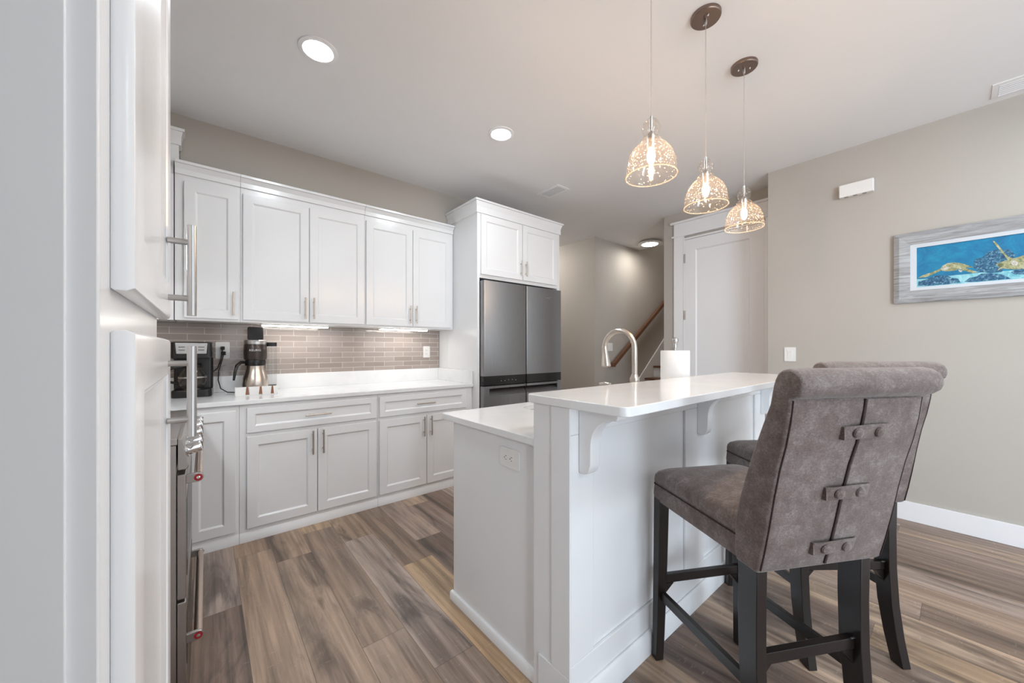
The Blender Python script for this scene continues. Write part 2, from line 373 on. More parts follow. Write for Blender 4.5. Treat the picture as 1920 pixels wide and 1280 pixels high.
# stairs
st = MB(); tr = MB()
sroot = thing('staircase', 'white staircase with brown stained treads rising behind the hall opening', 'staircase', (4.76, 2.81, 0))
for k in range(11):
    x = .265*k; z = .19*(k+1)
    MB().box(x+.025, 3.1, -.512, .498, z-.19, z-.032).build('riser', M['trim'], sroot)
    MB().box(x, x+.30, -.512, .498, z-.032, z).build('tread', M['tread'], sroot, bevel=.006)
sk = [(-.02, 0), (3.1, 0), (3.1, 2.78), (.03, .25), (-.02, .20)]
MB().prism(sk, .500, .518, 'y').build('skirt_board', M['trim'], sroot, bevel=.002)
hr = MB(); hr.prism([(-.022, -.03), (.022, -.03), (.028, .0), (.02, .028), (-.02, .028), (-.028, 0)], 0, 1.95, 'x')
sl = math.atan(.70)
hrail = thing('handrail', 'brown wooden handrail sloping up the stair wall', 'handrail', (4.62, 3.255, 1.0))
hr.build('rail', M['tread'], hrail, rot=(0, -sl, 0), bevel=.003)
MB().box(-.03, .03, -.026, .07, -.03, .035).build('rail_end', M['tread'], hrail, bevel=.004)
for x in (.5, 1.3):
    b_ = MB(); b_.tube([(x, 0, x*.7-.03), (x, .02, x*.7-.075), (x, .073, x*.7-.075)], .008); b_.build('bracket', M['bronze'], hrail, smooth=True)

# ------------------------------------------------------------------ cabinets
def pull(parent, p, vertical=True, L=.165, y0=-.019, so=.03, mt='nickel', r=.0058):
    x, z = p; mb = MB(); h = L/2; q = L*.31; y = y0-so
    if vertical:
        mb.cyl((x, y, z-h), (x, y, z+h), r, 14)
        for s in (-q, q): mb.cyl((x, y0+.001, z+s), (x, y, z+s), r*.75, 10)
    else:
        mb.cyl((x-h, y, z), (x+h, y, z), r, 14)
        for s in (-q, q): mb.cyl((x+s, y0+.001, z), (x+s, y, z), r*.75, 10)
    return mb.build('handle', M[mt], parent, smooth=True)
def door(root, x0, x1, z0, z1, hx=None, hz=None, vert=True, name='door', st=.058, **k):
    d = shaker(x1-x0, z1-z0, st=st).build(name, M['cab'], root, bevel=.0025, loc=(x0, 0, z0))
    if hx is not None: pull(d, (hx-x0, hz-z0), vert, **k)
    return d
def crown(root, x0, x1, z0, z1, out, depth, left=True, right=True):
    lo = -.012; e0 = x0-(out if left else 0); e1 = x1+(out if right else 0)
    mb = MB(); f0 = x0-(.012 if left else 0); f1 = x1+(.012 if right else 0); zt = z1-.018
    mb.box(f0, f1, lo, depth, z0, z0+(zt-z0)*.80)
    a = [(f0, lo, z0+(zt-z0)*.55), (f1, lo, z0+(zt-z0)*.55), (f1, depth, z0+(zt-z0)*.55), (f0, depth, z0+(zt-z0)*.55)]
    b = [(e0+(.01 if left else 0), -out+.01, zt), (e1-(.01 if right else 0), -out+.01, zt), (e1-(.01 if right else 0), depth, zt), (e0+(.01 if left else 0), depth, zt)]
    mb.rings([a, b]); mb.box(e0, e1, -out, depth, zt, z1)
    return mb.build('crown', M['cab'], root, bevel=.002)
def body(root, w_, depth, z0, z1): return box('carcass', 0, w_, 0, depth, z0, z1, M['cab'], root)
YU = 3.279
# upper cabinets on the back wall
u1 = thing('wall_cabinet', 'white single-door wall cabinet above the black drip coffee maker', 'cabinet', (-.15, YU, 0), 0)
body(u1, .347, .295, 1.43, 2.40); door(u1, .045, .335, 1.447, 2.347, .307, 1.555); crown(u1, 0, .347, 2.39, 2.47, .045, .10, False, False)
u2 = thing('wall_cabinet', 'white two-door wall cabinet in the middle of the back wall', 'cabinet', (.198, YU, 0), 0)
body(u2, .864, .295, 1.43, 2.40); door(u2, .013, .434, 1.447, 2.347, .406, 1.555); door(u2, .438, .860, 1.447, 2.347, .467, 1.555); crown(u2, 0, .864, 2.39, 2.47, .045, .10, False, False)
u3 = thing('wall_cabinet', 'white two-door wall cabinet touching the tall fridge surround', 'cabinet', (1.063, YU, 0), 0)
body(u3, .873, .295, 1.43, 2.40); door(u3, .010, .433, 1.447, 2.347, .405, 1.555); door(u3, .437, .845, 1.447, 2.347, .465, 1.555); crown(u3, 0, .873, 2.39, 2.47, .045, .10, False, False)
u0 = thing('corner_cabinet', 'taller white corner cabinet rising above the crown at far left', 'cabinet', (-.715, YU+.01, 0), 0)
body(u0, .56, .275, 1.43, 2.39)
box('carcass', 0, .585, 0, .08, 2.474, 2.60, M['cab'], u0); box('carcass', 0, .56, 0, .08, 2.39, 2.474, M['cab'], u0); crown(u0, 0, .585, 2.58, 2.685, .03, .085, False, True)
# base cabinets on the back wall
YB = 2.93
def toe(root, w_): MB().prism([(-.012, 0), (.05, 0), (.05, .062), (-.004, .062), (-.012, .05)], 0, w_, 'x').build('base_moulding', M['cab'], root, bevel=.0015)
b0 = thing('base_cabinet', 'white single-door corner base cabinet beside the range', 'cabinet', (-.70, YB, 0), 0)
body(b0, .87, .62, 0, .884); door(b0, .615, .852, .085, .85, None); 
MB().prism([(-.012, 0), (.05, 0), (.05, .062), (-.004, .062), (-.012, .05)], .61, .87, 'x').build('base_moulding', M['cab'], b0, bevel=.0015)
b1 = thing('base_cabinet', 'white base cabinet with wide drawer over two doors, middle of back wall', 'cabinet', (.171, YB, 0), 0)
body(b1, .877, .62, 0, .884); toe(b1, .877)
door(b1, .038, .865, .700, .860, .45, .78, False, 'drawer', st=.042)
door(b1, .038, .445, .088, .676, .415, .585); door(b1, .450, .865, .088, .676, .482, .585)
b2 = thing('base_cabinet', 'white drawer and two-door base cabinet next to the fridge surround', 'cabinet', (1.049, YB, 0), 0)
body(b2, .888, .62, 0, .884); toe(b2, .888)
door(b2, .012, .815, .700, .860, .40, .78, False, 'drawer', st=.042)
door(b2, .012, .413, .088, .676, .383, .585); door(b2, .418, .815, .088, .676, .450, .585)
# left run: base cabinets either side of the range, mostly out of sight
bl = thing('base_cabinet', 'white base cabinet on the left wall between pantry and range', 'cabinet', (-.135, .90, 0), PI/2)
body(bl, .83, .56, 0, .884); door(bl, .02, .41, .09, .86); door(bl, .415, .81, .09, .86)
# countertops
ct = thing('countertop', 'white quartz countertop along the back wall', 'countertop', (0, 0, .884))
mb = MB(); mb.prism([(-.715, 2.54), (-.065, 2.54), (-.065, 2.905), (1.937, 2.905), (1.937, 3.575), (-.715, 3.575)], 0, .03, 'z')
mb.build('slab', M['quartz'], ct, bevel=.004)
box('upstand', -.715, 1.937, 3.548, 3.572, .030, .150, M['quartz'], ct, bevel=.002)
box('upstand', 1.913, 1.937, 2.915, 3.548, .030, .150, M['quartz'], ct, bevel=.002)
c2 = prop(MB().prism([(-.715, .90), (-.105, .90), (-.105, 1.735), (-.715, 1.735)], .884, .914, 'z').build('countertop', M['quartz'], bevel=.004), 'white quartz countertop on the left wall between pantry and range', 'countertop')
bs = prop(MB().box(-.715, 1.937, 3.566, 3.579, 1.034, 1.428).build('backsplash', M['tile']), 'taupe glass subway tile backsplash under the wall cabinets', 'backsplash')
# fridge surround
YF = 2.85
fc = thing('fridge_surround', 'tall white cabinet surround built around the steel refrigerator', 'cabinet', (1.94, YF, 0), 0)
box('side_panel', 0, .027, 0, .53, 0, 2.53, M['cab'], fc); box('side_panel', 1.065, 1.10, 0, .53, 0, 2.53, M['cab'], fc)
box('side_panel', 0, .027, .53, .725, 0, 2.42, M['cab'], fc); box('side_panel', 1.065, 1.10, .53, .725, 0, 2.42, M['cab'], fc)
box('carcass', .027, 1.065, .001, .53, 1.90, 2.53, M['cab'], fc)
door(fc, .035, .540, 1.932, 2.490, .512, 2.045, L=.15); door(fc, .548, 1.050, 1.932, 2.490, .578, 2.045, L=.15)
crown(fc, 0, 1.10, 2.50, 2.622, .036, .53)
fr = thing('refrigerator', 'grey stainless steel four-door refrigerator in the white surround', 'refrigerator', (1.972, 2.785, 0), 0)
box('body', .008, 1.015, .065, .75, .03, 1.862, M['matteblack'], fr)
for a, b_, nm in ((0, .516, 0), (.523, 1.028, 1)):
    ud = MB(); prof = [(a, .06), (a, .012), (a+.004, .004), (a+.014, 0), (b_-.004, 0), (b_, .004), (b_, .06)]
    ud.prism(prof, .985, 1.870, 'z').build('door', M['fridge'], fr, smooth=True)
    cp = MB(); cp.prism(prof, .898, .985, 'z').build('control_strip', M['black'], fr, smooth=True)
    if nm == 0:
        for i in range(5):
            MB().lathe([(.0001, 0), (.0045, 0), (.0045, .0006), (.0001, .0006)], .20+.045*i, -.0002, .935+(.006 if i in (2, 3) else 0), 8, 0, Matrix.Rotation(PI/2, 4, 'X')).build('touch_icon', M['steel'], fr)
    lo = MB(); lo.prism(prof, .05, .800, 'z'); lo.prism(prof, .868, .890, 'z')
    lo.prism([(a, .06), (a, .012), (a+.004, .004), (a+.014, 0), (a+.06, 0), (a+.06, .06)], .80, .868, 'z') if nm == 0 else lo.prism([(b_-.06, .06), (b_-.06, 0), (b_-.004, 0), (b_, .004), (b_, .06)], .80, .868, 'z')
    ld = lo.build('lower_door', M['fridge'], fr, smooth=True)
    rx0, rx1 = (a+.06, b_) if nm == 0 else (a, b_-.06)
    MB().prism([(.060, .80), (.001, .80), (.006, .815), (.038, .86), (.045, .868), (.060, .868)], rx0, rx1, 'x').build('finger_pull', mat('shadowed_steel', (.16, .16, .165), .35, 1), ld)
lg = MB(); lg.tube([(.86+.022*math.cos(t), -.0008, 1.775+.012*math.sin(t)) for t in [i*PI/8 for i in range(1, 14)]], .0008, 6); lg.box(.80, .845, -.0012, 0, 1.772, 1.777)
lg.build('badge', M['steel'], fr)
# pantry at the left edge (turned to face +X)
pn = thing('pantry_cabinet', 'tall white pantry cabinet filling the left edge of the picture', 'cabinet', (-.064, .434, 0), PI/2)
box('carcass', 0, .461, 0, .63, 0, 2.5, M['cab'], pn, bevel=.002)
gp = MB(); gp.box(-.004, .0, .0165, .63, 0, 2.5); gp.build('end_panel', M['cab'], pn, bevel=.0015)
def pdoor(z0, z1, hz):
    d = MB(); w_ = .445; h = z1-z0; t = .0165
    def ring(o, y): return [(o, y, o), (w_-o, y, o), (w_-o, y, h-o), (o, y, h-o)]
    d.rings([ring(.002, 0), ring(0, -.003), ring(0, -t+.006), ring(.003, -t+.001), ring(.008, -t), ring(.060, -t), ring(.063, -t+.003), ring(.066, -t+.003), ring(.072, -t+.008)], 0, False)
    n_ = len(d.v); d.f.append((n_-4, n_-3, n_-2, n_-1)); d.f.append((0, 1, 2, 3)); d.m += [0, 0]
    o = d.build('door', M['cab'], pn, bevel=.0008, loc=(.041, 0, z0))
    pull(o, (.382, hz-z0), True, L=.157, y0=-.0165, so=.0305, mt='steel', r=.0068); return o
pdoor(1.296, 2.46, 1.380); pdoor(.10, 1.261, 1.170)

# ------------------------------------------------------------------ range
rg = thing('range', 'stainless steel kitchen range with two oven doors and tubular handles', 'range', (-.072, 1.742, 0), PI/2)
RW = .79
box('body', 0, RW, .004, .60, .02, .905, M['range'], rg)
box('cooktop', 0, RW, .0, .60, .905, .93, M['range'], rg, bevel=.004)
box('upper_oven_door', .006, RW-.006, -.022, .003, .36, .80, M['range'], rg, bevel=.004)
box('oven_glass', .05, RW-.05, -.0235, -.021, .42, .70, M['black'], rg)
box('lower_oven_door', .006, RW-.006, -.022, .003, .06, .35, M['range'], rg, bevel=.004)
box('oven_glass', .05, RW-.05, -.0235, -.021, .10, .28, M['black'], rg)
MB().prism([(-.0, .93), (-.010, .925), (-.030, .83), (-.022, .818), (.0, .818)], 0, RW, 'x').build('control_panel', M['range'], rg, bevel=.002)
for i, x in enumerate((.07, .20, .395, .59, .72)):
    k_ = MB(); R_ = Matrix.Rotation(PI/2-.2, 4, 'X')
    k_.lathe([(.028, 0), (.028, .004), (.022, .006), (.021, .014), (.021, .04), (.019, .044), (.0005, .045)], x, -.02, .874, 20, 0, R_)
    k_.box(x-.004, x+.004, -.068, -.062, .87, .895)
    k_.build('knob', M['chrome'], rg, smooth=True)
for z in (.775, .20):
    hb = MB(); x0, x1 = .03, RW-.035
    hb.cyl((x0+.004, -.055, z), (x1, -.055, z), .0135, 18)
    hd = hb.build('oven_handle', mat('warm_steel', (.62, .50, .42), .25, 1), rg, smooth=True)
    for xx in (x0, x1-.012):
        bkt = MB(); prof = [(-.021, z-.016), (-.055, z-.0165), (-.065, z-.013), (-.0715, z), (-.065, z+.013), (-.055, z+.0165), (-.021, z+.016)]
        bkt.prism(prof, xx, xx+.014, 'x').build('bracket', M['range'], hd, bevel=.002)
    md = MB(); Ry = Matrix.Rotation(-PI/2, 4, 'Y')
    md.lathe([(.0125, 0), (.0125, .0015), (.0055, .002)], x0+.0005, -.055, z, 20, 0, Ry)
    mdo = md.build('medallion', M['red'], hd, smooth=True)
    MB().lathe([(.0055, 0), (.0055, .003), (.002, .0035)], x0+.0002, -.055, z, 14, 0, Ry).build('medallion_boss', M['chrome'], mdo, smooth=True)
for cxg in (.14, .395, .65):
    g = MB()
    for i in range(3): g.box(cxg-.115, cxg+.115, .08+.2*i, .092+.2*i, .945, .957)
    for i in (-1, 0, 1): g.box(cxg+i*.105-.006, cxg+i*.105+.006, .06, .52, .945, .957)
    for i in (-1, 1):
        for yy in (.08, .48): g.box(cxg+i*.105-.006, cxg+i*.105+.006, yy, yy+.012, .93, .946)
    g.build('grate', M['matteblack'], rg, bevel=.001)
    for yy in (.18, .39): MB().lathe([(.04, .93), (.04, .938), (.03, .942), (.0005, .942)], cxg, yy, 0, 18).build('burner_cap', M['matteblack'], rg, smooth=True)

hd_ = thing('fill_hood', 'added stainless hood, out of view, its lamps filling the island end', 'range hood', (-.72, 1.742, 1.66), PI/2)  # unseen hood added so its lamps brighten the island end
hm = MB(); hm.rings([[(0, -.42, 0), (RW, -.42, 0), (RW, 0, 0), (0, 0, 0)], [(0, -.42, .06), (RW, -.42, .06), (RW, 0, .06), (0, 0, .06)], [(.22, -.26, .30), (RW-.22, -.26, .30), (RW-.22, 0, .30), (.22, 0, .30)]])
hm.build('canopy', M['range'], hd_, bevel=.003); box('chimney', .23, RW-.23, -.25, 0, .30, ZC-1.66, M['range'], hd_)
for x in (.2, RW-.2): MB().lathe([(.045, 0), (.045, -.006), (.0005, -.02)], x, -.33, 0, 24).build('lamp', emit('hood_fill', (.92, .96, 1), 150), hd_, smooth=True)

# ------------------------------------------------------------------ island
isl = thing('island', 'white kitchen island with a raised panelled stool side', 'island', (.93, .82, 0))
# local: x 0..1.90 , y 0 stool face .. kitchen side .79
box('pony_wall', 0, 1.90, .012, .18, 0, 1.046, M['cab'], isl)
lbm = MB(); lbm.box(.025, .045, .18, .79, 0, .883).box(1.88, 1.90, .18, .79, 0, .883).box(.045, 1.88, .77, .79, 0, .883).box(.045, 1.88, .18, .77, .08, .10)
lbm.build('lower_body', M['cab'], isl, bevel=.0015)
tb = MB()
tb.box(-.006, 0, .0, .085, .15, 1.046).box(-.006, 0, .0, .150, 0, .15)
tb.build('end_trim', M['cab'], isl, bevel=.002)
def framep(x0, x1, xs):
    mb = MB(); zt, zb = .955, .19
    mb.box(x0, x1, 0, .012, zt, 1.046); mb.box(x0, x1, 0, .012, 0, zb)
    for a, b_ in xs: mb.box(a, b_, 0, .012, zb, zt)
    return mb
framep(0, 1.90, [(0, .12), (.80, .99), (1.72, 1.90)]).build('panel_frame', M['cab'], isl, bevel=.003)
bm_ = MB(); pr = [(0, 0), (-.016, 0), (-.016, .082), (-.006, .095), (0, .095)]
bm_.prism(pr, -.012, 1.905, 'x')
bm_.build('base_moulding', M['cab'], isl, bevel=.0015)
eb = MB(); eb.prism([(.026, 0), (.009, 0), (.009, .032), (.014, .040), (.026, .042)], .17, .80, 'y'); eb.build('end_moulding', M['cab'], isl, bevel=.001)
def corbel_prof():
    P_ = [(0, 1.046), (-.155, 1.046), (-.155, 1.030)]
    for i in range(9):
        t = PI/2*i/8; P_.append((-.150+.098*math.sin(t), 1.024-.004-.098*(1-math.cos(t))*.95))
    P_ += [(-.050, .86), (-.044, .838), (-.030, .827), (-.012, .825), (0, .83)]
    return P_
for x in (.038, .918, 1.812):
    c = MB(); c.prism(corbel_prof(), x, x+.05, 'x'); c.build('corbel', M['cab'], isl, bevel=.004, seg=3)
dx = [(.05, .62), (.64, 1.24), (1.26, 1.86)]
for a, b_ in dx:
    d = shaker(b_-a, .76).build('door', M['cab'], isl, bevel=.002, loc=(b_, .79, .09), rot=(0, 0, PI)); pull(d, (.04, .66))
# lower slab with an undermount sink opening
SX, SY, SA, SB = 1.63, 1.43, .275, .19
def ell(n=48, a=SA, b=SB, e=.55):
    r = []
    for i in range(n):
        t = 2*PI*i/n; c_, s_ = math.cos(t), math.sin(t)
        r.append((SX+a*math.copysign(abs(c_)**e, c_), SY+b*math.copysign(abs(s_)**e, s_)))
    return r
def slab_hole(z0, z1, outer, hole):
    me = bpy.data.meshes.new('s'); bm = bmesh.new()
    def loop(pts, z):
        vv = [bm.verts.new((x, y, z)) for x, y in pts]
        return vv, [bm.edges.new((vv[i], vv[(i+1) % len(vv)])) for i in range(len(vv))]
    a, ea = loop(outer, z1); b_, eb_ = loop(hole, z1)
    g = bmesh.ops.triangle_fill(bm, use_beauty=True, edges=ea+eb_)
    fs = [f for f in g['geom'] if isinstance(f, bmesh.types.BMFace)]
    ex = bmesh.ops.extrude_face_region(bm, geom=fs)
    bmesh.ops.translate(bm, vec=(0, 0, z0-z1), verts=[v for v in ex['geom'] if isinstance(v, bmesh.types.BMVert)])
    bmesh.ops.recalc_face_normals(bm, faces=bm.faces)
    bm.to_mesh(me); bm.free(); return me
outer = [(.938, .975)] + [(.938, 1.685), (.945, 1.695), (2.862, 1.695), (2.862, 1.002), (.924, 1.002)]
outer = [(.932, 1.002), (.932, 1.683), (.944, 1.695), (2.862, 1.695), (2.862, 1.002)]
me = slab_hole(.884, .914, outer, ell()); me.materials.append(M['quartz'])
ic = bpy.data.objects.new('island_countertop', me); C.objects.link(ic); prop(ic, 'lower white quartz island countertop with the sink opening', 'countertop')
tl = prop(MB().box(.932, .955, .972, 1.002, .884, .914).build('x', M['quartz']), None)
tl.name = 'slab_return'; tl.parent = ic
bv = ic.modifiers.new('bevel', 'BEVEL'); bv.width = .003; bv.segments = 2; bv.limit_method = 'ANGLE'; bv.angle_limit = math.radians(60)
sk_ = thing('sink', 'undermount stainless sink set in the island countertop', 'sink', (0, 0, 0))
sm = MB(); rr = []
for z, k_ in ((.8835, 1.02), (.88, 1.0), (.76, .97), (.705, .93), (.695, .85)): rr.append([(x, y, z) for x, y in ell(48, SA*k_, SB*k_)])
sm.rings(rr, 0, False); sm.f.append(tuple(len(sm.v)-48+i for i in range(48))); sm.m.append(0)
sm.build('bowl', M['steel'], sk_, smooth=True)
MB().lathe([(.045, .6955), (.045, .698), (.03, .6965), (.001, .6965)], SX, SY, 0, 24).build('drain', M['chrome'], sk_, smooth=True)
# raised bar slab
bt = MB(); bt.prism(rrect(.915, 2.858, .600, 1.030, .028, 6), 1.047, 1.077, 'z')
prop(bt.build('bar_countertop', M['quartz'], bevel=.0035, seg=3), 'raised white quartz bar top over the stool side of the island', 'countertop')
# faucet
fa = thing('faucet', 'brushed nickel gooseneck faucet rising behind the raised bar top', 'faucet', (1.79, 1.125, .914))
MB().lathe([(.030, 0), (.030, .006), (.024, .012), (.022, .10), (.024, .135), (.026, .150), (.026, .168), (.021, .176), (.0165, .19)], n=24).build('base', M['nickel'], fa, smooth=True)
path = [(0, 0, .17), (0, 0, .25), (0, 0, .33)]
for i in range(1, 13):
    t = PI*i/12*.97; path.append((0, .098-.098*math.cos(t), .33+.098*math.sin(t)))
MB().tube(path, .0150, 16).build('spout', M['nickel'], fa, smooth=True)
e = Vector(path[-1]); Rt = Matrix.Rotation(-.10, 4, 'X') @ Matrix.Rotation(PI, 4, 'X')
MB().lathe([(.0158, -.005), (.0175, .004), (.0165, .012), (.019, .05), (.026, .098), (.0275, .112), (.024, .118), (.0005, .118)], e.x, e.y, e.z, 24, 0, Rt).build('spray_head', M['nickel'], fa, smooth=True)
MB().tube([(.02, 0, .10), (.05, 0, .11), (.10, 0, .125)], [.009, .007, .006], 10).build('lever', M['nickel'], fa, smooth=True)
# soap dispenser tip beside the faucet
sd = thing('soap_dispenser', 'small nickel soap pump left of the faucet base, tip above the bar edge', 'dispenser', (1.56, 1.12, .914))
MB().lathe([(.02, 0), (.02, .006), (.012, .01), (.012, .13), (.009, .135), (.009, .155), (.0005, .157)], n=18).build('body', M['nickel'], sd, smooth=True)
MB().tube([(0, 0, .150), (0, .03, .154), (0, .06, .148)], .006, 10).build('nozzle', M['nickel'], sd, smooth=True)
# paper towels
pt = thing('towel_holder', 'nickel paper towel holder with a ball finial behind the bar top', 'paper towel holder', (2.235, 1.125, .914))
MB().lathe([(.078, 0), (.078, .008), (.06, .012), (.006, .014), (.006, .33), (.0125, .332), (.0125, .355), (.010, .36), (.018, .366), (.021, .378), (.018, .390), (.0005, .397)], n=24).build('post', M['steel'], pt, smooth=True)
prl = MB(); rs = []
for r, z in ((.022, .016), (.082, .016), (.0835, .02), (.0835, .312), (.082, .316), (.022, .316)):
    rs.append([(2.235+r*math.cos(2*PI*i/40), 1.125+r*math.sin(2*PI*i/40), .914+z) for i in range(40)])
prl.rings(rs, 0, close=True)
prop(prl.build('paper_towel_roll', M['paper'], smooth=True), 'white roll of paper towels standing behind the bar top', 'paper towels')
# clear ornament on the island counter
orn = MB(); rs = []
for r, z in ((.030, 0), (.036, .006), (.020, .022), (.012, .030), (.024, .042), (.026, .050), (.012, .062), (.002, .066)):
    rs.append([(r*math.cos(2*PI*i/8), r*math.sin(2*PI*i/8), z) for i in range(8)])
orn.rings(rs); g_ = mat('crystal', (.92, .94, .93), .02); bsdf(g_).inputs['Transmission Weight'].default_value = 1
prop(orn.build('glass_ornament', g_, loc=(1.075, 1.105, .9145)), 'small clear faceted glass piece on the island counter by the raised wall', 'glass ornament')

# ------------------------------------------------------------------ wall plates
def plate(name, label, loc, rz, kind, w_=.076, h=.118, cat='outlet'):
    t = thing(name, label, cat, loc, rz)
    MB().prism(rrect(-w_/2, w_/2, -h/2, h/2, .006, 3), -.0055, 0, 'y').build('cover_plate', M['plate'], t, bevel=.0015)
    if kind == 'switch':
        MB().prism([(-.0055, -.034), (-.0085, -.034), (-.0072, 0), (-.0105, .034), (-.0055, .034)], -.017, .017, 'x').build('rocker', M['plate'], t, bevel=.0005)
    elif kind == 'duplex':
        MB().prism(rrect(-.017, .017, -.034, .034, .004, 2), -.0075, -.0055, 'y').build('receptacle', M['plate'], t, bevel=.0005)
        s = MB()
        for q in (-.018, .018):
            s.box(-.0085, -.0065, -.0079, -.0074, q-.004, q+.005).box(.0055, .0075, -.0079, -.0074, q-.003, q+.004)
            s.lathe([(.0025, 0), (.0025, .0005)], 0, -.0074, q-.009, 8, 0, Matrix.Rotation(PI/2, 4, 'X'))
        s.build('slots', M['dark'], t)
    return t
plate('outlet', 'white outlet plate on the tile near the fridge surround', (1.788, 3.566, 1.206), 0, 'duplex')
plg = plate('outlet', 'white outlet plate between the coffee makers with two black plugs', (.106, 3.566, 1.228), 0, 'duplex', .085, .125)
oi = plate('outlet', 'white horizontal outlet on the near end of the island', (.955, 1.167, .799), -PI/2, 'duplex', .08, .125); oi.rotation_euler = (0, PI/2, -PI/2); oi.rotation_euler = (PI/2, 0, -PI/2)
oi.rotation_mode = 'QUATERNION'; oi.rotation_quaternion = (Matrix.Rotation(-PI/2, 4, 'Z') @ Matrix.Rotation(PI/2, 4, 'Y')).to_quaternion()
plate('light_switch', 'white rocker switch on the beige wall left of the stools', (3.93, .951, 1.191), -PI/2, 'switch', .082, .122, 'light switch')
plate('light_switch', 'white switch on the stair wall behind the faucet', (4.645, 3.33, 1.262), 0, 'switch', .12, .12, 'light switch')
pg = thing('power_plug', 'upper black plug in the outlet, cord to the drip coffee maker', 'plug', (.106, 3.558, 1.246))
MB().prism(rrect(-.012, .012, -.014, .012, .004, 3), -.028, 0, 'y').build('plug_body', M['matteblack'], pg, bevel=.002)
MB().tube([(0, -.028, 0), (-.005, -.036, -.03), (-.012, -.034, -.09), (-.03, -.03, -.15), (-.075, -.03, -.195), (-.11, -.035, -.225)], .0035, 8).build('cord', M['matteblack'], pg, smooth=True)
pg = thing('power_plug', 'lower black plug in the outlet, looping cord to the pod brewer', 'plug', (.110, 3.558, 1.208))
MB().prism(rrect(-.014, .014, -.016, .012, .004, 3), -.032, 0, 'y').build('plug_body', M['matteblack'], pg, bevel=.002)
MB().tube([(0, -.032, 0), (-.006, -.042, -.04), (-.028, -.05, -.13), (-.032, -.06, -.20), (-.018, -.09, -.26), (.02, -.13, -.286), (.08, -.16, -.290), (.105, -.15, -.287), (.115, -.13, -.26), (.13, -.11, -.22), (.16, -.10, -.215)], .0036, 8).build('cord', M['matteblack'], pg, smooth=True)
# under-cabinet lights
for i, (a, b_) in enumerate(((.33, .80), (1.23, 1.70))):
    t = thing('under_cabinet_light', ['slim lit under-cabinet light bar above the pod brewer side', 'slim lit under-cabinet light bar nearest the fridge surround'][i], 'light', (a, 3.35, 1.43), 0, 'under-cabinet light bars')
    box('housing', 0, b_-a, 0, .06, -.010, 0, M['plate'], t, bevel=.001); box('diffuser', .008, b_-a-.008, .004, .056, -.019, -.010, M['undercab'], t, bevel=0)

# ------------------------------------------------------------------ coffee things
cm = thing('coffee_maker', 'black and silver drip coffee maker with glass carafe on the counter', 'coffee maker', (-.06, 3.38, .914), math.radians(-4))
MB().prism(rrect(-.105, .105, -.10, .10, .03), 0, .050, 'z').build('base', M['black'], cm, bevel=.006, seg=3)
MB().prism(rrect(-.105, .105, .02, .10, .02), .05, .27, 'z').build('column', M['black'], cm, bevel=.003)
MB().prism(rrect(-.106, .106, -.09, .10, .02), .262, .372, 'z').build('brew_head', M['black'], cm, bevel=.006, seg=3)
MB().prism([(-.078, .292), (.078, .292), (.084, .366), (-.084, .366)], -.097, -.088, 'y').build('control_panel', M['steel'], cm, bevel=.004)
for x in (-.05, .05):
    for z in (.318, .338): MB().box(x-.016, x+.016, -.0985, -.0965, z-.002, z+.002).build('button', M['black'], cm)
MB().box(-.012, .012, -.0985, -.0965, .318, .345).build('display', M['black'], cm)
cf = MB().lathe([(.050, .055), (.066, .075), (.075, .11), (.070, .15), (.050, .185), (.043, .20)], 0, -.028, 0, 28, cap=False).build('carafe', M['carafe'], cm, smooth=True)
MB().lathe([(.047, .052), (.047, .056), (.0005, .056)], 0, -.028, 0, 28).build('warming_plate', M['chrome'], cm, smooth=True)
MB().lathe([(.0755, .128), (.0765, .13), (.0765, .136), (.0755, .138)], 0, -.028, 0, 28, cap=False).build('carafe_band', M['steel'], cf, smooth=True)
MB().lathe([(.046, .198), (.050, .20), (.050, .218), (.04, .226), (.0005, .228)], 0, -.028, 0, 28).build('carafe_lid', M['black'], cf, smooth=True)
MB().tube([(-.045, -.05, .205), (-.09, -.075, .205), (-.125, -.095, .19), (-.13, -.10, .15), (-.115, -.09, .11), (-.07, -.06, .095)], [.009, .012, .012, .011, .010, .008], 10).build('carafe_handle', M['black'], cf, smooth=True)
kg = thing('pod_brewer', 'black and brushed steel pod coffee brewer with thermal carafe and water tank', 'coffee maker', (.295, 3.38, .914), math.radians(-6))
MB().prism(rrect(-.055, .055, -.09, .11, .03), 0, .02, 'z').build('base', M['black'], kg, bevel=.004)
MB().prism(rrect(-.06, .062, .035, .12, .02), .02, .38, 'z').build('column', mat('espresso_plastic', (.05, .038, .034), .3), kg, bevel=.004)
MB().lathe([(.068, .245), (.072, .25), (.074, .30), (.072, .355), (.070, .36)], 0, -.01, 0, 32).build('brew_head', mat('dark_taupe', (.055, .042, .038), .28, .4), kg, smooth=True)
MB().lathe([(.072, .360), (.072, .388), (.066, .392), (.0005, .392)], 0, -.01, 0, 32).build('metal_collar', M['steel'], kg, smooth=True)
MB().prism(rrect(-.050, .050, 0, .10, .012), 0, .014, 'z').build('open_lid', M['black'], kg, bevel=.003, loc=(0, .012, .390), rot=(PI/2-.12, 0, 0))
MB().tube([(-.02, -.078, .386), (0, -.082, .386), (.02, -.078, .386)], .006, 8).build('lid_latch', M['chrome'], kg, smooth=True)
ty = text_obj('brand_text', 'KEURIG', .021, mat('silver_print', (.7, .7, .7), .4), kg, (0, -.0842, .315), (PI/2, 0, 0))
tc_ = MB().lathe([(.066, .022), (.083, .03), (.086, .06), (.078, .11), (.064, .155), (.059, .18), (.058, .20)], 0, -.012, 0, 36).build('thermal_carafe', mat('carafe_steel', (.62, .55, .49), .25, 1), kg, smooth=True)
